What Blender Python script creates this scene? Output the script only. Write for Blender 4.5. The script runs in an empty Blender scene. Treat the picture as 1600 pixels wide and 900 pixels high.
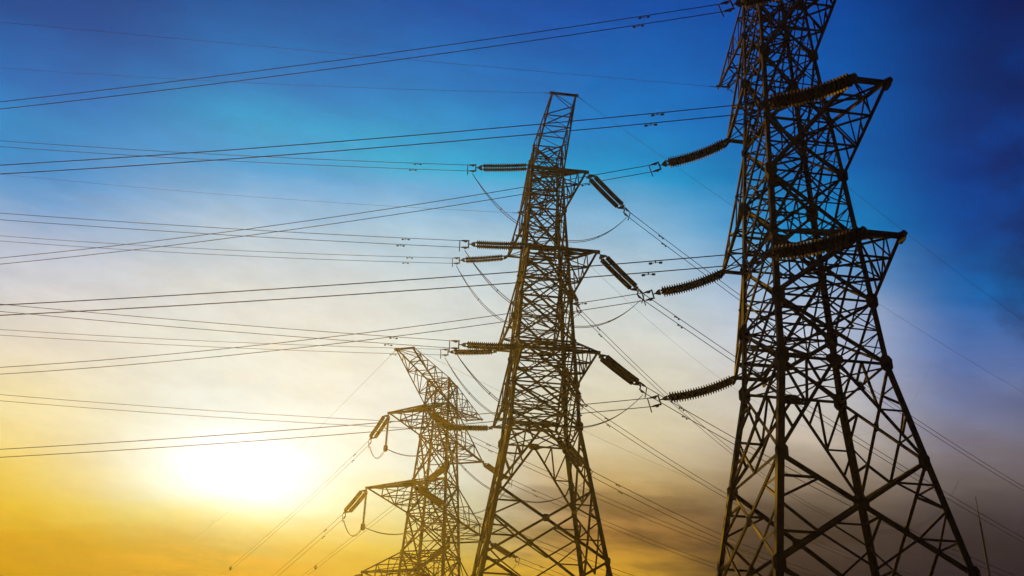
import bpy, bmesh, math, random
from mathutils import Vector, Matrix
random.seed(7)
scene = bpy.context.scene
COL = scene.collection

# ------------------------------------------------------------------ camera
EYE = 1.7
cam_data = bpy.data.cameras.new("camera")
cam = bpy.data.objects.new("camera", cam_data)
COL.objects.link(cam)
cam_data.sensor_width = 36.0
cam_data.lens = 36.0 * 1602.0 / 1600.0
cam_data.clip_start = 0.1
cam_data.clip_end = 6000.0
PITCH, ROLL = math.radians(27.029), math.radians(2.08)
cam.matrix_world = (Matrix.Translation((0, 0, EYE)) @
                    Matrix.Rotation(math.pi / 2 + PITCH, 4, 'X') @
                    Matrix.Rotation(ROLL, 4, 'Z'))
scene.camera = cam

# ------------------------------------------------------------------ view
scene.view_settings.view_transform = 'Standard'
scene.view_settings.look = 'None'
scene.view_settings.exposure = 0.0
scene.view_settings.gamma = 1.0
scene.view_settings.use_curve_mapping = False
scene.cycles.use_denoising = True
scene.cycles.max_bounces = 4
scene.cycles.diffuse_bounces = 2
scene.cycles.glossy_bounces = 2
scene.cycles.volume_bounces = 0

# ------------------------------------------------------------------ sky
SUN_AZ, SUN_EL = math.radians(-14.47), math.radians(15.7)
S_DIR = Vector((math.sin(SUN_AZ) * math.cos(SUN_EL), math.cos(SUN_AZ) * math.cos(SUN_EL), math.sin(SUN_EL)))
R_DIR = Vector((math.cos(SUN_AZ), -math.sin(SUN_AZ), 0))
U_DIR = R_DIR.cross(S_DIR)
SUN_POWER, SUN_COLOR = 5.0, (1.0, 0.53, 0.03)
# the haze box round the scene (built at the end): extent, density and forward scattering
HAZE_LO, HAZE_HI, HAZE_DENS, HAZE_G = Vector((-150, -30, -1)), Vector((110, 98, 45)), 0.00030, 0.83


def air_light(xd, yd):
    """light the haze itself adds in a direction given in degrees from the sun, so the sky behind it is that much darker"""
    x, y = math.radians(xd), math.radians(yd)
    v = (S_DIR * math.cos(x) + R_DIR * math.sin(x)) * math.cos(y) + U_DIR * math.sin(y)
    o = Vector((0, 0, EYE))
    ln = min(((HAZE_HI[i] if v[i] > 0 else HAZE_LO[i]) - o[i]) / v[i] for i in range(3) if abs(v[i]) > 1e-6)
    c = v.dot(S_DIR)
    ph = (1 - HAZE_G ** 2) / (4 * math.pi * (1 + HAZE_G ** 2 - 2 * HAZE_G * c) ** 1.5)
    return [SUN_POWER * k * HAZE_DENS * ln * ph for k in SUN_COLOR]


def lin(c):
    return tuple(((v / 255) / 12.92 if v / 255 <= 0.04045 else ((v / 255 + 0.055) / 1.055) ** 2.4) for v in c)


world = bpy.data.worlds.new("World")
scene.world = world
world.use_nodes = True
wt = world.node_tree
wt.nodes.clear()


class Nodes:
    """small helper that wires math nodes together"""
    def __init__(self, tree):
        self.t = tree

    def new(self, kind, **kw):
        n = self.t.nodes.new(kind)
        for k, v in kw.items():
            setattr(n, k, v)
        return n

    def put(self, sock, v):
        if hasattr(v, 'is_output'):
            self.t.links.new(v, sock)
        else:
            sock.default_value = v

    def m(self, op, a, b=0.0, c=0.0):
        n = self.new('ShaderNodeMath', operation=op)
        for i, v in enumerate((a, b, c)):
            self.put(n.inputs[i], v)
        return n.outputs[0]

    def dot(self, v, vec):
        n = self.new('ShaderNodeVectorMath', operation='DOT_PRODUCT')
        self.put(n.inputs[0], v)
        n.inputs[1].default_value = vec
        return n.outputs['Value']

    def step(self, v, a, b, to0=0.0, to1=1.0):
        n = self.new('ShaderNodeMapRange', interpolation_type='SMOOTHSTEP')
        self.put(n.inputs[0], v)
        for i, q in enumerate((a, b, to0, to1)):
            self.put(n.inputs[1 + i], q)
        return n.outputs[0]

    def mix(self, f, a, b, blend='MIX'):
        n = self.new('ShaderNodeMix', data_type='RGBA', blend_type=blend)
        n.clamp_result = False
        self.put(n.inputs[0], f)
        self.put(n.inputs[6], a)
        self.put(n.inputs[7], b)
        return n.outputs[2]

    def noise(self, vec, scale, detail=4.0, rough=0.55):
        n = self.new('ShaderNodeTexNoise')
        self.put(n.inputs['Vector'], vec)
        n.inputs['Scale'].default_value = scale
        n.inputs['Detail'].default_value = detail
        n.inputs['Roughness'].default_value = rough
        return n.outputs['Fac']

    def xyz(self, x, y, z=0.0):
        n = self.new('ShaderNodeCombineXYZ')
        for i, v in enumerate((x, y, z)):
            self.put(n.inputs[i], v)
        return n.outputs[0]


N = Nodes(wt)
tc = N.new('ShaderNodeTexCoord')
d = tc.outputs['Generated']
DEG = 180 / math.pi
X0 = N.m('MULTIPLY', N.m('ARCTAN2', N.dot(d, R_DIR), N.dot(d, S_DIR)), DEG)
Y0 = N.m('MULTIPLY', N.m('ARCSINE', N.dot(d, U_DIR)), DEG)
# thin streaky cloud: the colour bands waver with a noise drawn out along the horizon
sv = N.xyz(N.m('MULTIPLY', X0, 0.35), N.m('MULTIPLY', Y0, 1.6))
n_str = N.noise(sv, 0.28, 5.0, 0.55)
sv2 = N.xyz(N.m('MULTIPLY', X0, 0.8), Y0, 3.7)
n_big = N.noise(sv2, 0.11, 4.0, 0.5)
Y = N.m('ADD', Y0, N.m('ADD', N.m('MULTIPLY', N.m('SUBTRACT', n_str, 0.5), 2.4),
                       N.m('MULTIPLY', N.m('SUBTRACT', n_big, 0.5), 1.8)))
X = X0

COLS = [
    (-75, [(-12, (60, 40, 25)), (0, (90, 75, 60)), (8, (70, 85, 120)), (16, (20, 60, 130)), (30, (9, 45, 110)), (60, (5, 25, 75))]),
    (-13, [(-12, (150, 95, 10)), (-6, (215, 160, 16)), (-4.5, (218, 166, 26)), (-3, (236, 192, 54)), (-1, (242, 208, 95)),
           (2, (246, 226, 165)), (5, (236, 222, 195)), (8, (216, 212, 210)), (10, (190, 197, 212)), (12.5, (125, 165, 207)),
           (14, (80, 145, 203)), (16, (28, 122, 199)), (18.5, (14, 98, 182)), (22, (12, 72, 150)), (27, (10, 50, 120)), (60, (5, 25, 75))]),
    (-1, [(-12, (170, 110, 20)), (-5, (226, 177, 52)), (-4, (230, 186, 68)), (-2.5, (246, 224, 125)), (-1.2, (252, 244, 205)), (0, (253, 248, 228)),
          (3, (252, 248, 228)), (6.5, (246, 240, 218)), (10, (228, 224, 212)), (13, (192, 207, 217)), (15, (150, 185, 215)),
          (16.5, (100, 165, 212)), (18.5, (30, 140, 205)), (21, (16, 112, 194)), (25, (8, 80, 160)), (29, (7, 60, 135)), (60, (5, 25, 75))]),
    (8, [(-12, (170, 115, 25)), (-4, (234, 190, 65)), (-3, (240, 203, 85)), (-1, (249, 232, 160)), (1, (252, 244, 212)), (4, (250, 243, 222)),
         (7.5, (238, 234, 215)), (11, (220, 222, 214)), (14.5, (175, 203, 218)), (16.5, (120, 175, 215)), (18, (60, 152, 210)),
         (20, (22, 130, 203)), (22.5, (14, 105, 190)), (26.5, (8, 75, 165)), (30, (7, 55, 140)), (60, (5, 25, 75))]),
    (20, [(-12, (130, 80, 20)), (-3.4, (222, 165, 40)), (-2.4, (212, 158, 50)), (-1, (172, 124, 55)), (0.4, (182, 138, 72)), (2, (206, 172, 108)),
          (5, (224, 210, 172)), (9, (222, 218, 202)), (12.5, (198, 209, 212)), (15, (155, 190, 213)), (16.5, (118, 174, 212)),
          (18.5, (45, 135, 200)), (21, (18, 110, 192)), (24, (12, 95, 185)), (28, (10, 72, 165)), (60, (5, 25, 75))]),
    (29, [(-12, (40, 28, 22)), (-2, (72, 54, 38)), (-1, (80, 61, 43)), (1, (100, 82, 62)), (3, (150, 130, 105)), (5, (203, 188, 168)),
          (8, (204, 203, 203)), (11, (188, 198, 214)), (13, (140, 172, 207)), (16, (40, 125, 195)), (19, (20, 95, 176)),
          (24, (12, 80, 170)), (28, (10, 65, 155)), (60, (5, 25, 75))]),
    (38, [(-12, (25, 20, 22)), (-1, (56, 43, 39)), (0.5, (62, 48, 42)), (2, (76, 63, 58)), (3.5, (106, 93, 88)), (5, (122, 112, 117)),
          (7, (122, 124, 152)), (10, (90, 115, 172)), (13, (48, 90, 170)), (16, (22, 70, 156)), (19, (14, 56, 142)),
          (23, (12, 52, 130)), (27, (10, 38, 105)), (60, (5, 25, 75))]),
    (48, [(-12, (18, 15, 18)), (0, (42, 33, 36)), (5, (80, 76, 92)), (10, (50, 72, 125)), (16, (14, 45, 112)), (23, (9, 36, 95)), (60, (5, 22, 65))]),
    (90, [(-12, (14, 12, 16)), (0, (30, 27, 36)), (8, (35, 42, 75)), (20, (12, 36, 92)), (60, (5, 22, 65))]),
]
YLO, YHI = -12.0, 60.0
col_out = None
for i, (xc, stops) in enumerate(COLS):
    r = N.new('ShaderNodeValToRGB')
    r.color_ramp.interpolation = 'LINEAR'
    el = r.color_ramp.elements
    while len(el) > 1:
        el.remove(el[-1])
    for k, (y, c) in enumerate(stops):
        if c[0] < 62 and c[2] > 100:
            c = (c[0] * 0.7, c[1] * (1.15 if xc < 15 else 1.11), c[2])
        e = el[0] if k == 0 else el.new((y - YLO) / (YHI - YLO))
        e.position = (y - YLO) / (YHI - YLO)
        e.color = (*[max(q * 0.004, q - a) for q, a in zip(lin(c), air_light(xc, y))], 1)
    N.put(r.inputs[0], N.m('DIVIDE', N.m('SUBTRACT', Y, YLO), YHI - YLO))
    if col_out is None:
        col_out = r.outputs[0]
    else:
        f = N.new('ShaderNodeMapRange', interpolation_type='SMOOTHSTEP')
        N.put(f.inputs[0], X)
        f.inputs[1].default_value = COLS[i - 1][0]
        f.inputs[2].default_value = xc
        col_out = N.mix(f.outputs[0], col_out, r.outputs[0])

# dark evening cloud: ragged navy patches to the right, brown streaks low down
cv = N.xyz(N.m('MULTIPLY', X0, 0.75), Y0, 9.1)
n_cl = N.noise(cv, 0.16, 6.0, 0.6)
mask = N.m('MULTIPLY', N.step(n_cl, 0.42, 0.62), N.m('MULTIPLY', N.step(X0, 33, 42), N.step(Y0, 5, 12)))
col_out = N.mix(N.m('MULTIPLY', mask, 0.75), col_out, (*lin((11, 22, 74)), 1))
lowm = N.m('MULTIPLY', N.step(Y0, 4.5, -1.0), N.step(X0, 8, 19))
lv = N.xyz(N.m('MULTIPLY', X0, 0.22), N.m('MULTIPLY', Y0, 1.1), 1.3)
n_low = N.noise(lv, 0.5, 5.0, 0.55)
lowf = N.m('MULTIPLY', lowm, N.step(n_low, 0.46, 0.66))
col_out = N.mix(N.m('MULTIPLY', lowf, 0.62), col_out, (*lin((58, 44, 34)), 1))
# a dull orange bank along the bottom left
bank = N.m('MULTIPLY', N.step(Y0, -3.0, -4.6), N.step(n_low, 0.40, 0.66))
col_out = N.mix(N.m('MULTIPLY', bank, N.m('MULTIPLY', N.step(X0, 9, 0), 0.60)), col_out, (*lin((178, 128, 34)), 1))
# faint cirrus texture over everything
wv = N.xyz(N.m('ADD', N.m('MULTIPLY', X0, 0.5), N.m('MULTIPLY', Y0, 0.25)), N.m('MULTIPLY', Y0, 1.3), 5.5)
n_cir = N.noise(wv, 0.6, 8.0, 0.62)
cir = N.step(n_cir, 0.25, 0.75, 0.93, 1.06)
col_out = N.mix(1.0, col_out, N.xyz(cir, cir, cir), 'MULTIPLY')
# the blinding disc of cloud in front of the sun
g1 = N.m('EXPONENT', N.m('MULTIPLY', N.m('ADD', N.m('POWER', N.m('DIVIDE', X0, 4.7), 2.0),
                                           N.m('POWER', N.m('DIVIDE', N.m('SUBTRACT', Y0, 0.1), 2.3), 2.0)), -1.0))
glow = N.mix(1.0, (0.45, 0.53, 0.50, 1), N.xyz(g1, g1, g1), 'MULTIPLY')
col_out = N.mix(1.0, col_out, glow, 'ADD')
# daylight left in the air itself
sky = N.new('ShaderNodeTexSky', sky_type='NISHITA')
sky.sun_disc = False
sky.sun_elevation = SUN_EL
sky.sun_rotation = SUN_AZ
skyc = N.mix(1.0, sky.outputs[0], (0.0002, 0.0002, 0.0002, 1), 'MULTIPLY')
col_out = N.mix(1.0, col_out, skyc, 'ADD')
bg = N.new('ShaderNodeBackground')
N.put(bg.inputs[0], col_out)
bg.inputs[1].default_value = 1.0
wo = N.new('ShaderNodeOutputWorld')
N.put(wo.inputs[0], bg.outputs[0])

# ------------------------------------------------------------------ sun
sun_data = bpy.data.lights.new("sun", 'SUN')
sun_data.energy = SUN_POWER
sun_data.angle = math.radians(0.6)
sun_data.color = SUN_COLOR
sun = bpy.data.objects.new("sun", sun_data)
COL.objects.link(sun)
sun.rotation_euler = S_DIR.to_track_quat('Z', 'Y').to_euler()


# ------------------------------------------------------------------ materials
def material(name, base, base2, rough=0.6, metal=0.0, scale=3.0, bump=0.0):
    m = bpy.data.materials.new(name)
    m.use_nodes = True
    nt = m.node_tree
    b = nt.nodes['Principled BSDF']
    K = Nodes(nt)
    t = K.new('ShaderNodeTexCoord')
    f = K.noise(t.outputs['Object'], scale, 6.0, 0.6)
    f2 = K.step(f, 0.36, 0.66)
    K.put(b.inputs['Base Color'], K.mix(f2, (*base, 1), (*base2, 1)))
    b.inputs['Roughness'].default_value = rough
    b.inputs['Metallic'].default_value = metal
    b.inputs['Specular IOR Level'].default_value = 0.12
    if bump:
        bp = K.new('ShaderNodeBump')
        bp.inputs['Strength'].default_value = bump
        K.put(bp.inputs['Height'], f)
        K.put(b.inputs['Normal'], bp.outputs[0])
    return m


M_STEEL = material("weathered_steel", (0.034, 0.0075, 0.003), (0.060, 0.016, 0.007), 0.8, 0.0, 1.7)
M_PORC = material("brown_porcelain", (0.045, 0.009, 0.005), (0.065, 0.014, 0.007), 0.8, 0.0, 4.0)
M_FIT = material("galvanised_fitting", (0.10, 0.075, 0.055), (0.16, 0.12, 0.09), 0.55, 0.2, 6.0)
M_WIRE = material("aluminium_cable", (0.07, 0.055, 0.045), (0.11, 0.09, 0.07), 0.6, 0.0, 2.0)
M_MAST = material("grey_mast_paint", (0.030, 0.026, 0.026), (0.045, 0.038, 0.038), 0.8, 0.0, 2.0)
M_GROUND = material("dry_grass_soil", (0.045, 0.040, 0.018), (0.085, 0.066, 0.032), 0.95, 0.0, 0.35, 0.4)


# ------------------------------------------------------------------ mesh helpers
def link(name, mesh, parent=None):
    o = bpy.data.objects.new(name, mesh)
    COL.objects.link(o)
    if parent is not None:
        o.parent = parent
    return o


def empty(name, loc, label, cat, group=None, kind=None, mat=None):
    o = bpy.data.objects.new(name, None)
    COL.objects.link(o)
    if mat is not None:
        o.matrix_world = mat
    else:
        o.location = loc
    o.empty_display_size = 0.3
    tag(o, label, cat, group, kind)
    return o


def tag(o, label=None, cat=None, group=None, kind=None):
    if label: o['label'] = label
    if cat: o['category'] = cat
    if group: o['group'] = group
    if kind: o['kind'] = kind
    return o


class Geo:
    def __init__(self):
        self.v, self.f, self.smooth = [], [], []

    def add(self, vs, fs, smooth=False):
        o = len(self.v)
        self.v += [tuple(p) for p in vs]
        self.f += [tuple(i + o for i in f) for f in fs]
        self.smooth += [smooth] * len(fs)

    def angle(self, a, b, size, n, thick=None, flip=1, side=None):
        """a rolled steel angle from a to b; n is the outward side its flat faces; side picks where the free edge goes"""
        a, b, n = Vector(a), Vector(b), Vector(n)
        dd = b - a
        if dd.length < 1e-4:
            return
        dd.normalize()
        n = n - dd * n.dot(dd)
        if n.length < 1e-4:
            n = dd.orthogonal()
        n.normalize()
        w = dd.cross(n) * flip
        if side is not None and w.dot(Vector(side)) < 0:
            w = -w
        t = thick or max(0.008, size * 0.11)
        prof = [(0, 0), (size, 0), (size, -t), (t, -t), (t, -size), (0, -size)]
        off = 0.0 if side is not None else -size / 2
        ring = [w * (p + off) + n * q for p, q in prof]
        vs = [a + r for r in ring] + [b + r for r in ring]
        fs = [(i, (i + 1) % 6, 6 + (i + 1) % 6, 6 + i) for i in range(6)]
        fs += [(0, 1, 2, 3), (0, 3, 4, 5), (9, 8, 7, 6), (11, 10, 9, 6)]
        self.add(vs, fs)

    def plate(self, c, u, v, su, sv, t):
        """an octagonal gusset plate centred on c"""
        u, v = Vector(u).normalized(), Vector(v)
        v = (v - u * v.dot(u)).normalized()
        n = u.cross(v)
        k = 0.55
        pr = [(1, -k), (1, k), (k, 1), (-k, 1), (-1, k), (-1, -k), (-k, -1), (k, -1)]
        c = Vector(c)
        vs = [c + u * (p * su) + v * (q * sv) + n * (t / 2) for p, q in pr] + [c + u * (p * su) + v * (q * sv) - n * (t / 2) for p, q in pr]
        fs = [tuple(range(8)), tuple(reversed(range(8, 16)))] + [(i, i + 8, (i + 1) % 8 + 8, (i + 1) % 8) for i in range(8)]
        self.add(vs, fs)

    def box(self, c, sx, sy, sz):
        c = Vector(c)
        vs = [c + Vector((x * sx / 2, y * sy / 2, z * sz / 2)) for x in (-1, 1) for y in (-1, 1) for z in (-1, 1)]
        self.add(vs, [(0, 1, 3, 2), (4, 6, 7, 5), (0, 4, 5, 1), (2, 3, 7, 6), (0, 2, 6, 4), (1, 5, 7, 3)])

    def tube(self, pts, r, seg=6, caps=True):
        pts = [Vector(p) for p in pts]
        up = Vector((0, 0, 1))
        vs, n = [], len(pts)
        for i, p in enumerate(pts):
            t = (pts[min(i + 1, n - 1)] - pts[max(i - 1, 0)]).normalized()
            a = t.cross(up)
            if a.length < 1e-3:
                a = t.cross(Vector((1, 0, 0)))
            a.normalize()
            b = a.cross(t)
            rr = r[i] if isinstance(r, (list, tuple)) else r
            vs += [p + a * (rr * math.cos(2 * math.pi * k / seg)) + b * (rr * math.sin(2 * math.pi * k / seg)) for k in range(seg)]
        fs = [(i * seg + k, i * seg + (k + 1) % seg, (i + 1) * seg + (k + 1) % seg, (i + 1) * seg + k) for i in range(n - 1) for k in range(seg)]
        self.add(vs, fs, True)
        if caps:
            o = len(self.v) - len(vs)
            self.f += [tuple(o + k for k in reversed(range(seg))), tuple(o + (n - 1) * seg + k for k in range(seg))]
            self.smooth += [False, False]

    def mesh(self, name, mat):
        me = bpy.data.meshes.new(name)
        me.from_pydata(self.v, [], self.f)
        me.polygons.foreach_set('use_smooth', self.smooth)
        me.materials.append(mat)
        me.update()
        bm = bmesh.new()
        bm.from_mesh(me)
        bmesh.ops.recalc_face_normals(bm, faces=bm.faces)
        bm.to_mesh(me)
        bm.free()
        return me

    def build(self, name, mat, parent=None):
        return link(name, self.mesh(name, mat), parent)


# ------------------------------------------------------------------ ground
g = Geo()
NG = 60
SZ = 3000.0
def gz(x, y):
    r = math.hypot(x, y)
    return 0.0 if r < 220 else 2.5 * math.sin(x * 0.011) * math.cos(y * 0.009) * min(1, (r - 220) / 300)
ax_ = [SZ * math.copysign(abs(q) ** 2.2, q) for q in [(i / NG) * 2 - 1 for i in range(NG + 1)]]
g.add([(x, y, gz(x, y)) for y in ax_ for x in ax_],
      [(j * (NG + 1) + i, j * (NG + 1) + i + 1, (j + 1) * (NG + 1) + i + 1, (j + 1) * (NG + 1) + i) for j in range(NG) for i in range(NG)], True)
tag(g.build("ground", M_GROUND), "dry grassy field under the pylons", "ground", kind="structure")

# ------------------------------------------------------------------ pylons
H = {'1': 21.28, '2': 27.05, '3': 33.45, 'e': 37.97}
ARM = {'1': 6.65, '2': 7.43, '3': 5.69, 'e': 7.10}
BAR = {'1': 2.11, '2': 1.96, '3': 1.69, 'e': 0.765}
PROF = [(-8, 7.0), (2, 5.1), (6.4, 4.25), (11, 3.32), (14.9, 2.62), (18.7, 2.07), (21.28, 1.93), (24.1, 1.77), (27.05, 1.60), (29.8, 1.42),
        (33.45, 1.2), (36.2, 1.08), (38.4, 0.99)]
LEVELS = [6.4, 11, 14.9, 18.7, 21.28, 24.1, 27.05, 29.8, 33.45, 36.2, 38.4]
TOP = {'1': 24.1, '2': 29.8, '3': 36.2, 'e': 38.4}


def half(h):
    for (h0, b0), (h1, b1) in zip(PROF, PROF[1:]):
        if h <= h1:
            return b0 + (b1 - b0) * (h - h0) / (h1 - h0)
    return PROF[-1][1]


class Pylon:
    def __init__(self, x, y, z, yaw, kbar, karm, label):
        self.x, self.y, self.z = x, y, z + EYE
        r = math.radians(yaw)
        self.near = Vector((math.sin(r), -math.cos(r), 0))     # the arms' direction that comes towards the viewer
        self.along = Vector((math.cos(r), math.sin(r), 0))     # the lines' direction
        self.kbar, self.karm = kbar, karm
        self.o = empty("lattice_pylon", (x, y, 0), label, "pylon", "lattice pylons of the power lines")
        self.build()

    def w(self, p):     # world point of local (near, along, h)
        return Vector((self.x, self.y, self.z)) + self.near * p[0] + self.along * p[1] + Vector((0, 0, p[2]))

    def l(self, p):     # relative to the empty
        return self.near * p[0] + self.along * p[1] + Vector((0, 0, p[2] + self.z))

    def tip(self, k, side, lr):
        s = 1 if lr == 'R' else -1
        return self.w((side * ARM[k] * self.karm, s * BAR[k] * self.kbar, H[k]))

    def c(self, sx, sy, h):
        b = half(h)
        return self.l((sx * b, sy * b, h))

    def build(self):
        hb = -self.z - 0.1
        D = lambda a, b, t: a + (b - a) * t
        # legs
        for sx in (1, -1):
            for sy in (1, -1):
                g = Geo()
                hs = [hb] + [h for h in (11, 18.7, 27.05, 33.45, 38.4) if h > hb]
                for h0, h1 in zip(hs, hs[1:]):
                    sz = 0.26 if h1 <= 11 else 0.24 if h1 <= 18.7 else 0.21 if h1 <= 27.1 else 0.17 if h1 < 34 else 0.13
                    g.angle(self.c(sx, sy, h0), self.c(sx, sy, h1), sz, self.near * sx, sz * 0.12, side=-self.along * sy)
                for h in (11, 14.9, 18.7, 21.28, 24.1, 27.05, 29.8, 33.45, 36.2):
                    s = 0.36 if h < 15 else 0.40 if h in (18.7, 21.28, 27.05, 33.45) else 0.27
                    s *= 0.62 if (self.kbar < 0.5 or h == 18.7) else 0.42
                    p = self.c(sx, sy, h)
                    g.plate(p - self.along * (sy * s * 0.5) + self.near * (sx * 0.012), (0, 0, 1), self.along, s * 1.25, s * 0.95, 0.016)
                    g.plate(p - self.near * (sx * s * 0.5) + self.along * (sy * 0.012), (0, 0, 1), self.near, s * 1.25, s * 0.95, 0.016)
                g.build("leg", M_STEEL, self.o)
        # faces between two levels: one brace panel each
        lev = [hb + 0.1] + [h for h in LEVELS if h > hb + 2.0]
        faces = [(self.near, lambda s, h: self.c(1, s, h)), (-self.near, lambda s, h: self.c(-1, s, h)),
                 (self.along, lambda s, h: self.c(s, 1, h)), (-self.along, lambda s, h: self.c(s, -1, h))]
        for h0, h1 in zip(lev, lev[1:]):
            low = h1 <= 18.8
            main = 0.13 if low else 0.11 if h1 < 34 else 0.085
            sub = 0.08 if low else 0.06
            for fi, (n, P) in enumerate(faces):
                g = Geo()
                a0, b0, a1, b1 = P(-1, h0), P(1, h0), P(-1, h1), P(1, h1)
                inn = -n * 0.03
                if low and h1 == 18.7 and fi < 2:
                    mid = (a1 + b1) / 2
                    for q in (a0, b0):
                        g.angle(mid, q, main, n)
                        mm = D(mid, q, 0.5)
                        e1 = D(a1, a0, 0.5) if q is a0 else D(b1, b0, 0.5)
                        g.angle(mm + inn, e1 + inn, sub, n)
                        g.angle(mm + inn, (a1 if q is a0 else b1) + inn, sub, n)
                        g.angle(D(mid, q, 0.75) + inn, e1 + inn, sub, n)
                        g.angle(D(mid, q, 0.25) + inn, D(a1 if q is a0 else b1, mid, 0.5) + inn, sub, n)
                        g.angle(mm + inn, D(a1 if q is a0 else b1, mid, 0.5) + inn, sub, n)
                    g.plate(mid, a1 - b1, (0, 0, 1), 0.32, 0.2, 0.018)
                else:
                    g.angle(a0, b1, main, n)
                    g.angle(b0 + inn * 2, a1 + inn * 2, main, n)
                    w0, w1 = (a0 - b0).length, (a1 - b1).length
                    t = w0 / (w0 + w1)
                    xc = D(a0, b1, t)
                    g.plate(xc - n * 0.02, a0 - b0, (0, 0, 1), 0.2 if low else 0.13, 0.2 if low else 0.13, 0.014)
                    # redundant members
                    for (p0, p1, leg0, leg1) in ((a0, xc, a0, a1), (b0, xc, b0, b1)):
                        if low:
                            m1 = D(p0, p1, 0.5)
                            l1, l2 = D(leg0, leg1, t * 0.5), D(leg0, leg1, t)
                            g.angle(m1 + inn, l1 + inn, sub, n)
                            g.angle(m1 + inn, l2 + inn, sub, n)
                            top = b1 if leg0 is b0 else a1
                            m2 = D(xc, top, 0.5)
                            l3 = D(leg0, leg1, t + (1 - t) * 0.5)
                            g.angle(m2 + inn, l2 + inn, sub, n)
                            g.angle(m2 + inn, l3 + inn, sub, n)
                        else:
                            l2 = D(leg0, leg1, t)
                            g.angle(xc + inn, l2 + inn, sub, n)
                            top = b1 if leg0 is b0 else a1
                            g.angle(D(p0, p1, 0.5) + inn, l2 + inn, sub * 0.85, n)
                            g.angle(D(xc, top, 0.5) + inn, l2 + inn, sub * 0.85, n)
                            ab, at = D(p0, xc, 0.5), D(xc, top, 0.5)
                            g.angle(ab + inn, (a0 + b0) / 2 + inn, sub * 0.85, n)
                            g.angle(at + inn, (a1 + b1) / 2 + inn, sub * 0.85, n)
                            g.angle(ab + inn, D(leg0, leg1, t * 0.45) + inn, sub * 0.8, n)
                            g.angle(at + inn, D(leg0, leg1, t + (1 - t) * 0.55) + inn, sub * 0.8, n)
                    if low:
                        mb = (a0 + b0) / 2
                        if h0 > hb + 1:
                            g.angle(D(a0, xc, 0.5) + inn, mb + inn, sub, n)
                            g.angle(D(b0, xc, 0.5) + inn, mb + inn, sub, n)
                # the horizontal closing the panel at the top
                if not low or h1 in (18.7, 14.9):
                    if h1 != 14.9 or fi > 1:
                        g.angle(a1 - n * 0.06, b1 - n * 0.06, 0.12 if low else 0.10, n)
                g.build("brace_panel", M_STEEL, self.o)
        # flat frames inside the body
        for h in (18.7, 21.28, 24.1, 27.05, 29.8, 33.45, 36.2, 38.4):
            g = Geo()
            q = [self.c(1, -1, h), self.c(1, 1, h), self.c(-1, 1, h), self.c(-1, -1, h)]
            dz = Vector((0, 0, -0.05))
            g.angle(q[0] + dz, q[2] + dz, 0.07, (0, 0, 1))
            g.angle(q[1] + dz * 2, q[3] + dz * 2, 0.07, (0, 0, 1))
            ms = [(q[i] + q[(i + 1) % 4]) / 2 + dz * 3 for i in range(4)]
            for i in range(4):
                g.angle(ms[i], ms[(i + 1) % 4], 0.06, (0, 0, 1))
            g.build("floor_frame", M_STEEL, self.o)
        # arms
        for k in '123e':
            for side in (1, -1):
                self.arm(k, side)

    def arm(self, k, side):
        big = k != 'e'
        h, ht = H[k], TOP[k]
        n_ = "cross_arm" if big else "earth_wire_arm"
        a = ARM[k] * self.karm
        bw = BAR[k] * self.kbar
        hb_ = h if big else 36.2
        D = lambda p, q, t: p + (q - p) * t
        tipL, tipR = self.l((side * a, -bw, h)), self.l((side * a, bw, h))
        lo = [self.c(side, -1, hb_), self.c(side, 1, hb_)]
        up = [self.c(side, -1, ht), self.c(side, 1, ht)]
        upt = [tipL + Vector((0, 0, 0.14)), tipR + Vector((0, 0, 0.14))]
        tips = [tipL, tipR]
        nf = 3 if big else 5
        s_l, s_c = (0.065, 0.135) if big else (0.055, 0.10)
        g = Geo()
        Z = Vector((0, 0, 1))
        for i in (0, 1):
            out = self.along * (-1 if i == 0 else 1)
            for j in range(nf):
                t0, t1 = j / nf, (j + 1) / nf
                p, q = D(lo[i], tips[i], t0), D(up[i], upt[i], t0)
                p1, q1 = D(lo[i], tips[i], t1), D(up[i], upt[i], t1)
                if j:
                    g.angle(p - out * 0.03, q - out * 0.03, s_l, out)
                if j < nf - 1:
                    if j % 2 == 0:
                        g.angle(q - out * 0.05, p1 - out * 0.05, s_l, out)
                    else:
                        g.angle(p - out * 0.05, q1 - out * 0.05, s_l, out)
                if j in (0, 1) and big:
                    m0, m1 = D(p, p1, 0.5), D(q, q1, 0.5)
                    g.angle(D(q, p1, 0.5) - out * 0.05 if j % 2 == 0 else D(p, q1, 0.5) - out * 0.05, m0 - out * 0.05, s_l * 0.8, out)
        for rows, nn in ((([lo[0], tips[0]], [lo[1], tips[1]]), -Z), (([up[0], upt[0]], [up[1], upt[1]]), Z)):
            (p0, p1), (q0, q1) = rows
            for j in range(nf):
                t0, t1 = j / nf, (j + 1) / nf
                if j and (big or j % 2):
                    g.angle(D(p0, p1, t0) - nn * 0.03, D(q0, q1, t0) - nn * 0.03, s_l, nn)
                A, B, C_, E_ = D(p0, p1, t0), D(q0, q1, t0), D(p0, p1, t1), D(q0, q1, t1)
                if nn.z < 0 and big:
                    g.angle(A - nn * 0.05, E_ - nn * 0.05, s_l, nn)
                    g.angle(B - nn * 0.065, C_ - nn * 0.065, s_l, nn)
                elif j % 2:
                    g.angle(A - nn * 0.05, E_ - nn * 0.05, s_l, nn)
                else:
                    g.angle(B - nn * 0.05, C_ - nn * 0.05, s_l, nn)
        arm = g.build(n_, M_STEEL, self.o)
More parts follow.
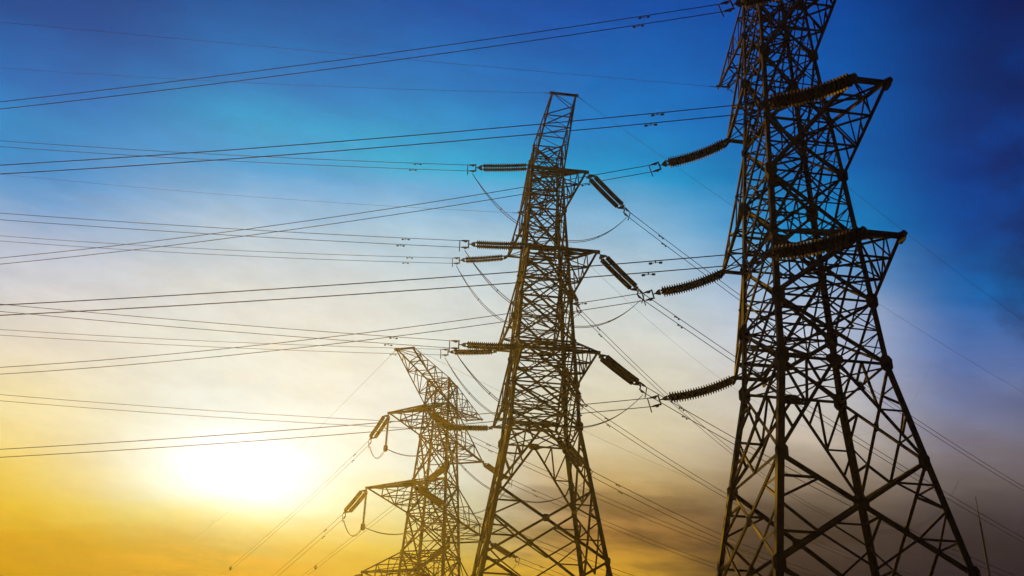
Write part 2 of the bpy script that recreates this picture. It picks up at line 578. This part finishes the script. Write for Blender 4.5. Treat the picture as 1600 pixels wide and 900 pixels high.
        for i in (0, 1):
            out = self.along * (-1 if i == 0 else 1)
            g = Geo()
            g.angle(lo[i], tips[i], s_c, out, side=(0, 0, 1))
            g.build("chord", M_STEEL, arm)
            g = Geo()
            g.angle(up[i], upt[i], s_c * 0.85, out, side=(0, 0, -1))
            g.build("chord", M_STEEL, arm)
        g = Geo()
        ext = self.along * 0.12
        g.angle(tipL - ext, tipR + ext, 0.15 if big else 0.12, self.near * side, side=(0, 0, 1))
        if big and self.kbar < 0.5:
            g.angle(tipL - ext - self.near * (side * 0.18), tipR + ext - self.near * (side * 0.18), 0.11, -self.near * side, side=(0, 0, 1))
            for tp in tips:
                g.plate(tp - Z * 0.02, self.near, Z, 0.26 if self.kbar < 0.5 else 0.2, 0.2 if self.kbar < 0.5 else 0.14, 0.03)
                g.plate(tp + Z * 0.08, self.near, self.along, 0.2, 0.16, 0.02)
        else:
            for tp in tips:
                g.plate(tp, self.near, Z, 0.12, 0.12, 0.02)
        g.build("end_bar", M_STEEL, arm)


T = {
    1: Pylon(11.481, 35.929, -3.815, 6.407, 0.335, 0.996, "largest lattice pylon, dark brown, its top running out of the photo"),
    2: Pylon(1.912, 57.0, 0.796, 6.638, 1.0, 1.0, "middle-sized lattice pylon with its whole narrow peak against the blue sky"),
    3: Pylon(-5.503, 79.972, -6.729, -18.026, 0.938, 1.158, "smallest lattice pylon, golden in the glare of the sun, partly behind another pylon"),
}
PN = {1: "largest pylon", 2: "middle-sized pylon", 3: "smallest, golden pylon"}

# ------------------------------------------------------------------ lines: heading, slope, sag, slope of the insulator string
LINES = {
    'T1L:3:1': [-1.34898, -0.05501, 0.00091, -0.26458], 'T1L:2:1': [-1.39725, -0.04286, 0.00091, -0.25955],
    'T1L:1:1': [-1.42615, -0.06199, 0.00074, -0.22554], 'T1L:3:-1': [-1.29448, -0.07508, 0.0012, -0.27079],
    'T1L:2:-1': [-1.29134, -0.07969, 0.00137, -0.23557], 'T1L:1:-1': [-1.36584, -0.06669, 0.00068, -0.25159],
    'T1Le:e:-1': [-1.67405, -0.01965, 0.0001, -0.12186], 'T1Re:e:-1': [0.80021, -0.02596, 0.00102, -0.12043],
    'T2L:3:1': [-1.538, 0.01637, 0.00083, -0.0428], 'T2L:2:1': [-1.56452, 0.0129, 0.00068, -0.00545],
    'T2L:1:1': [-1.58697, 0.02787, 0.00057, -0.00696], 'T2L:3:-1': [-1.5063, 0.01987, 0.0009, -0.08059],
    'T2L:2:-1': [-1.52946, 0.00538, 0.0007, -0.03682], 'T2L:1:-1': [-1.56015, 0.01474, 0.0007, -0.00117],
    'T2Le:e:1': [-1.49062, 0.04152, 0.00092, -0.04985], 'T2Le:e:-1': [-1.50553, 0.05322, 0.00079, -0.04986],
    'T2R:3:1': [0.83735, -0.15937, 0.00105, -0.34999], 'T2R:2:1': [0.83662, -0.14653, 0.00084, -0.36963],
    'T2R:1:1': [0.85811, -0.13987, 0.00139, -0.28087], 'T2R:3:-1': [0.55086, -0.08756, 0.00155, -0.60068],
    'T2R:2:-1': [0.65626, -0.08003, 0.00135, -0.63471], 'T2R:1:-1': [0.73118, -0.08058, 0.00147, -0.4783],
    'T2Re:e:1': [0.83863, -0.07197, 0.00079, -0.20047], 'T2Re:e:-1': [0.55339, -0.05651, 0.002, -0.19376],
    'T3L:3:1': [-0.487, -0.111, 0.0007, -0.344], 'T3L:2:1': [-0.56, -0.20, 0.0006, -0.345],
    'T3L:1:1': [-0.56, -0.20, 0.0006, -0.345], 'T3L:3:-1': [-0.559, -0.1645, 0.0001, -0.149],
    'T3L:2:-1': [-0.55, -0.15, 0.0003, -0.2], 'T3L:1:-1': [-0.55, -0.15, 0.0003, -0.2],
    'T3Le:e:1': [-0.44149, -0.02068, 0.00051, -0.13005],
    'T3R:3:1': [0.745, -0.07, 0.0009, -0.22], 'T3R:2:1': [0.745, -0.07, 0.0009, -0.22], 'T3R:1:1': [0.745, -0.07, 0.0009, -0.22],
    'T3R:3:-1': [0.745, -0.07, 0.0009, -0.22], 'T3R:2:-1': [0.745, -0.07, 0.0009, -0.22],
    'T3Re:e:1': [0.74559, -0.05119, 0.00072, -0.14988],
}
LS = 3.7            # horizontal reach of a string from arm tip to the start of the cables
TWIN = 0.21         # half the vertical gap between the two cables of a phase

# one insulator string, lying along +Y from 0 (tower side) to 3.4 (cable side)
def strand_mesh(rd, sag=0.0):
    g = Geo()
    prof = [(0.0, 0.03), (0.05, 0.055)]
    nd = 24
    pitch = 2.55 / nd
    seg = 12
    for i in range(nd):
        y = 0.05 + i * pitch
        prof += [(y + 0.01, rd * 0.5), (y + 0.04, rd * 0.6), (y + 0.055, rd * 0.97), (y + 0.080, rd), (y + 0.088, rd * 0.8), (y + 0.10, rd * 0.5)]
    prof += [(2.62, 0.055), (2.68, 0.03)]
    vs = []
    for y, r in prof:
        vs += [(r * math.cos(2 * math.pi * k / seg), y, r * math.sin(2 * math.pi * k / seg) - sag * 4 * (y / 2.68) * (1 - y / 2.68)) for k in range(seg)]
    fs = [(i * seg + k, i * seg + (k + 1) % seg, (i + 1) * seg + (k + 1) % seg, (i + 1) * seg + k) for i in range(len(prof) - 1) for k in range(seg)]
    fs += [tuple(range(seg)), tuple((len(prof) - 1) * seg + k for k in range(seg))]
    g.add(vs, fs)
    return g.mesh("insulator_strand", M_PORC)


def yoke_mesh(sgn):
    g = Geo()
    # a flat triangle: wide edge where the two strands hang, point towards the link
    t = 0.012
    vs = [(x, y, z) for z in (-t, t) for x, y in ((-0.30, 0.0), (0.30, 0.0), (0.24, sgn * 0.12), (0.05, sgn * 0.26), (-0.05, sgn * 0.26), (-0.24, sgn * 0.12))]
    fs = [(0, 1, 2, 3, 4, 5), (11, 10, 9, 8, 7, 6)] + [(i, (i + 1) % 6, 6 + (i + 1) % 6, 6 + i) for i in range(6)]
    g.add(vs, fs)
    return g.mesh("yoke_plate", M_FIT)


def bracket_mesh():
    g = Geo()
    g.tube([(0, -0.14, 0), (0, 0.0, 0)], 0.03, 8)
    g.box((0, 0.03, 0), 0.035, 0.07, 2 * TWIN + 0.1)
    g.box((0, 0.52, -0.12), 0.03, 0.05, 2 * TWIN + 0.28)
    return g.mesh("spreader_bracket", M_FIT)


def clamp_mesh():
    g = Geo()
    g.tube([(0, 0.0, 0), (0, 0.05, 0), (0, 0.08, 0), (0, 0.30, 0), (0, 0.36, 0), (0, 0.42, 0)], [0.025, 0.025, 0.05, 0.05, 0.038, 0.03], 8)
    g.box((0, 0.18, -0.05), 0.05, 0.14, 0.08)
    return g.mesh("dead_end_clamp", M_FIT)


def damper_mesh():
    g = Geo()
    g.tube([(0, -0.26, -0.12), (0, -0.12, -0.10), (0, 0.12, -0.10), (0, 0.26, -0.12)], 0.012, 6)
    for s in (-1, 1):
        g.tube([(0, s * 0.14, -0.11), (0, s * 0.17, -0.115), (0, s * 0.28, -0.12), (0, s * 0.31, -0.12)], [0.03, 0.055, 0.055, 0.03], 8)
    g.box((0, 0, -0.045), 0.05, 0.06, 0.13)
    return g.mesh("vibration_damper", M_FIT)


ME_STRAND, ME_STRAND_BIG, ME_YOKE_T, ME_YOKE_C = strand_mesh(0.15, 0.03), strand_mesh(0.19, 0.13), yoke_mesh(-1), yoke_mesh(1)
ME_BRACKET, ME_CLAMP, ME_DAMPER = bracket_mesh(), clamp_mesh(), damper_mesh()


def frame(p, dv):
    dv = Vector(dv).normalized()
    xx = dv.cross(Vector((0, 0, 1))).normalized()
    zz = xx.cross(dv)
    m = Matrix((xx, dv, zz)).transposed().to_4x4()
    m.translation = p
    return m


LEVEL = {'1': "lowest", '2': "middle", '3': "upper", 'e': "top"}
SIDE = {(1, 1): "right-hand", (1, -1): "left-hand", (2, 1): "near-side", (2, -1): "far-side", (3, 1): "left-hand", (3, -1): "right-hand"}
ENDS = {}


def insulator(t, k, side, lr, end, dv, start):
    L = 3.32
    dvn = Vector(dv).normalized()
    ex = 0.30 if t == 1 else 0.0
    base = Vector(end) - dvn * (L + 0.42 + ex)        # where the tower-side yoke's point sits
    way = "left" if lr == 'L' else "right"
    if t == 3 and lr == 'L':
        way = "down to the left"
    look = {1: "thick dark brown", 2: "reddish brown double" if side > 0 else "slim brown double", 3: "golden-lit"}[t]
    lab = f"{look} insulator string pulling {way} from {LEVEL[k]} {SIDE[(t, side)]} arm of {PN[t]}"
    o = empty("insulator_string", None, lab, "insulator", "insulator strings on the pylon arms", mat=frame(base, dvn))
    gap = 0.14 if t == 1 else 0.2
    for x in (-gap, gap):
        s = link("insulator_strand", ME_STRAND_BIG if t == 1 else ME_STRAND, o); s.location = (x, 0.28, 0)
        s.scale = (1 + ex * 0.4, (2.68 + ex) / 2.68, 1 + ex * 0.4)
    y = link("yoke_plate", ME_YOKE_T, o); y.location = (0, 0.27, 0)
    y = link("yoke_plate", ME_YOKE_C, o); y.location = (0, 2.97 + ex, 0)
    b = link("spreader_bracket", ME_BRACKET, o); b.location = (0, L + ex, 0)
    for z in (-TWIN, TWIN):
        c = link("dead_end_clamp", ME_CLAMP, o); c.location = (0, L + ex + 0.02, z)
    g = Geo()
    q = o.matrix_world.inverted() @ Vector(start)
    g.tube([q, (0, 0.02, 0)], 0.028, 8)
    g.build("hanger_link", M_FIT, o)
    return o


def unit(psi, s):
    return Vector((math.sin(psi), math.cos(psi), s))


def outside(p):
    """how far along a cable may run: True once well beyond the frame"""
    q = cam.matrix_world.inverted() @ p
    if q.z > -2:
        return True
    u, v = -q.x / q.z, -q.y / q.z
    return abs(u) > 0.62 or v < -0.4 or v > 0.5


for key, (psi, s, k2, ss) in LINES.items():
    grp, k, side = key.split(':')
    t, lr, side = int(grp[1]), grp[2], int(side)
    earth = k == 'e'
    P = T[t]
    tp = P.tip(k, side, lr)
    if earth:
        start = tp
    else:
        start = tp + unit(psi, ss) * LS
        insulator(t, k, side, lr, start, unit(psi, ss), tp)
        ENDS[(t, k, side, lr)] = (start, unit(psi, ss).normalized())
    h = unit(psi, 0)
    pts, dd = [], 0.0
    while dd < 190:
        q = start + h * dd + Vector((0, 0, s * dd + k2 * dd * dd))
        pts.append(q)
        if len(pts) > 8 and outside(q) and dd > 20:
            break
        dd += 1.0 if dd < 20 else 2.5
    rel = [q - start for q in pts]
    way = {'L': "left", 'R': "right"}[lr]
    if earth:
        lab = f"thin single earth wire running {way} from the {SIDE[(t, side)]} peak of {PN[t]}"
        o = empty("earth_wire", start, lab, "wire", "thin earth wires at the pylon tops")
        g = Geo(); g.tube(rel, 0.0085, 6); g.build("wire", M_WIRE, o)
        g = Geo(); g.tube([rel[0], (rel[1] - rel[0]) * 0.5], 0.022, 6); g.build("dead_end_clamp", M_FIT, o)
        continue
    lab = f"twin power cable running {way} from the {LEVEL[k]} {SIDE[(t, side)]} arm of {PN[t]}"
    o = empty("power_cable", start, lab, "cable", "twin power cables strung from the pylons")
    for z in (-TWIN, TWIN):
        zz = frame((0, 0, 0), unit(psi, ss)).col[2].to_3d() * z
        g = Geo()
        r0 = [q + (zz if i == 0 else zz.lerp(Vector((0, 0, z)), min(1, i / 6))) for i, q in enumerate(rel)]
        g.tube(r0, 0.0175 if t == 1 else 0.021 if lr == 'R' else 0.0155, 6)
        g.build("wire", M_WIRE, o)
        dpos = 3.1 + (0.25 if z < 0 else 0.0)
        dq = h * dpos + Vector((0, 0, s * dpos + k2 * dpos * dpos + z))
        dm = link("vibration_damper", ME_DAMPER, o)
        dm.matrix_local = frame(dq, unit(psi, s + 2 * k2 * dpos)) @ Matrix.Scale(0.75, 4)
    if t == 3 and lr == 'L' and k == '3':
        g = Geo()
        dpos = 39.0 if side > 0 else 24.0
        q = h * dpos + Vector((0, 0, s * dpos + k2 * dpos * dpos))
        g.tube([(0, 0, -TWIN - 0.04), (0, 0, -TWIN * 0.6), (0, 0, TWIN * 0.6), (0, 0, TWIN + 0.04)], [0.05, 0.13, 0.13, 0.05], 8)
        sp = g.build("cable_spacer", M_FIT, o)
        sp.location = q

# ------------------------------------------------------------------ jumper loops under the arms
for (t, k, side, lr), (pL, dL) in list(ENDS.items()):
    if lr != 'L' or (t, k, side, 'R') not in ENDS:
        continue
    pR, dR = ENDS[(t, k, side, 'R')]
    a = pL - dL * 0.2 + Vector((0, 0, -0.4))
    b = pR - dR * 0.2 + Vector((0, 0, -0.4))
    sag = 2.9 if t == 2 else 2.6
    lab = f"slack jumper loop hanging below the {LEVEL[k]} {SIDE[(t, side)]} arm of {PN[t]}"
    o = empty("jumper_loop", a, lab, "cable", "slack jumper loops under the arms")
    across = (b - a).cross(Vector((0, 0, 1))).normalized()
    if t == 3 and side > 0:
        low = T[3].tip(k, 1, 'L') + Vector((0, 0, -2.75)) - a
        for off in (-0.1, 0.1):
            g = Geo()
            pts = []
            for p0, p1, sg, n in ((Vector((0, 0, 0)), low, 0.9, 12), (low, b - a, 1.0, 22)):
                for i in range(n + (1 if sg == 1.0 else 0)):
                    u = i / n
                    pts.append(p0.lerp(p1, u) + Vector((0, 0, -sg * 4 * u * (1 - u))) + across * off)
            g.tube(pts, 0.019, 6)
            g.build("wire", M_WIRE, o)
        continue
    for off in (-0.1, 0.1):
        g = Geo()
        pts = []
        for i in range(33):
            u = i / 32
            e = 1 - abs(2 * u - 1) ** 2.3
            pts.append((b - a) * u + Vector((0, 0, -sag * e)) + across * (off * min(1, 6 * u, 6 * (1 - u))))
        g.tube(pts, 0.019, 6)
        g.build("wire", M_WIRE, o)
    for i in (6, 13, 19, 26):
        g = Geo(); u = i / 32; e = 1 - abs(2 * u - 1) ** 2.3
        c = (b - a) * u + Vector((0, 0, -sag * e))
        g.tube([c - across * 0.14, c + across * 0.14], 0.028, 6)
        g.build("cable_spacer", M_FIT, o)

# hanging insulators that steady the jumpers of the golden pylon
for k in '321':
    tp = T[3].tip(k, 1, 'L')
    o = empty("hanging_insulator", tp, f"slender insulator hanging straight down from the {LEVEL[k]} left-hand arm of {PN[3]}",
              "insulator", "insulators hanging straight down")
    g = Geo(); g.tube([(0, 0, 0), (0, 0, -0.3)], 0.03, 6); g.build("hanger_link", M_FIT, o)
    s = link("insulator_strand", ME_STRAND, o)
    s.matrix_local = Matrix.Translation((0, 0, -0.28)) @ Matrix.Rotation(-math.pi / 2, 4, 'X') @ Matrix.Diagonal((0.62, 0.85, 0.62, 1))
    g = Geo(); g.tube([(0, 0, -2.5), (0, 0, -2.58), (0, 0, -2.9), (0, 0, -3.0)], [0.06, 0.16, 0.17, 0.1], 10); g.build("weight", M_FIT, o)

# ------------------------------------------------------------------ far mast
o = empty("antenna_mast", (42.35, 90.0, 0), "thin grey mast standing alone at the lower right beyond the largest pylon", "mast")
g = Geo(); g.tube([(0, 0, 0), (0, 0, 12), (0, 0, 26.0)], [0.2, 0.16, 0.10], 8); g.build("pole", M_MAST, o)
g = Geo(); g.tube([(0, 0, 26.0), (0, 0, 28.3)], [0.05, 0.025], 6); g.build("rod", M_MAST, o)

# ------------------------------------------------------------------ haze
g = Geo()
g.box((HAZE_LO + HAZE_HI) / 2, *(HAZE_HI - HAZE_LO))
hz = g.build("haze", M_GROUND)
hm = bpy.data.materials.new("haze_air")
hm.use_nodes = True
nt = hm.node_tree
nt.nodes.clear()
pv = nt.nodes.new('ShaderNodeVolumePrincipled')
pv.inputs['Color'].default_value = (0.97, 0.95, 0.9, 1)
pv.inputs['Density'].default_value = HAZE_DENS
pv.inputs['Anisotropy'].default_value = HAZE_G
mo = nt.nodes.new('ShaderNodeOutputMaterial')
nt.links.new(pv.outputs[0], mo.inputs['Volume'])
hz.data.materials.clear()
hz.data.materials.append(hm)
tag(hz, "thin golden haze in the evening air", "haze", kind="stuff")
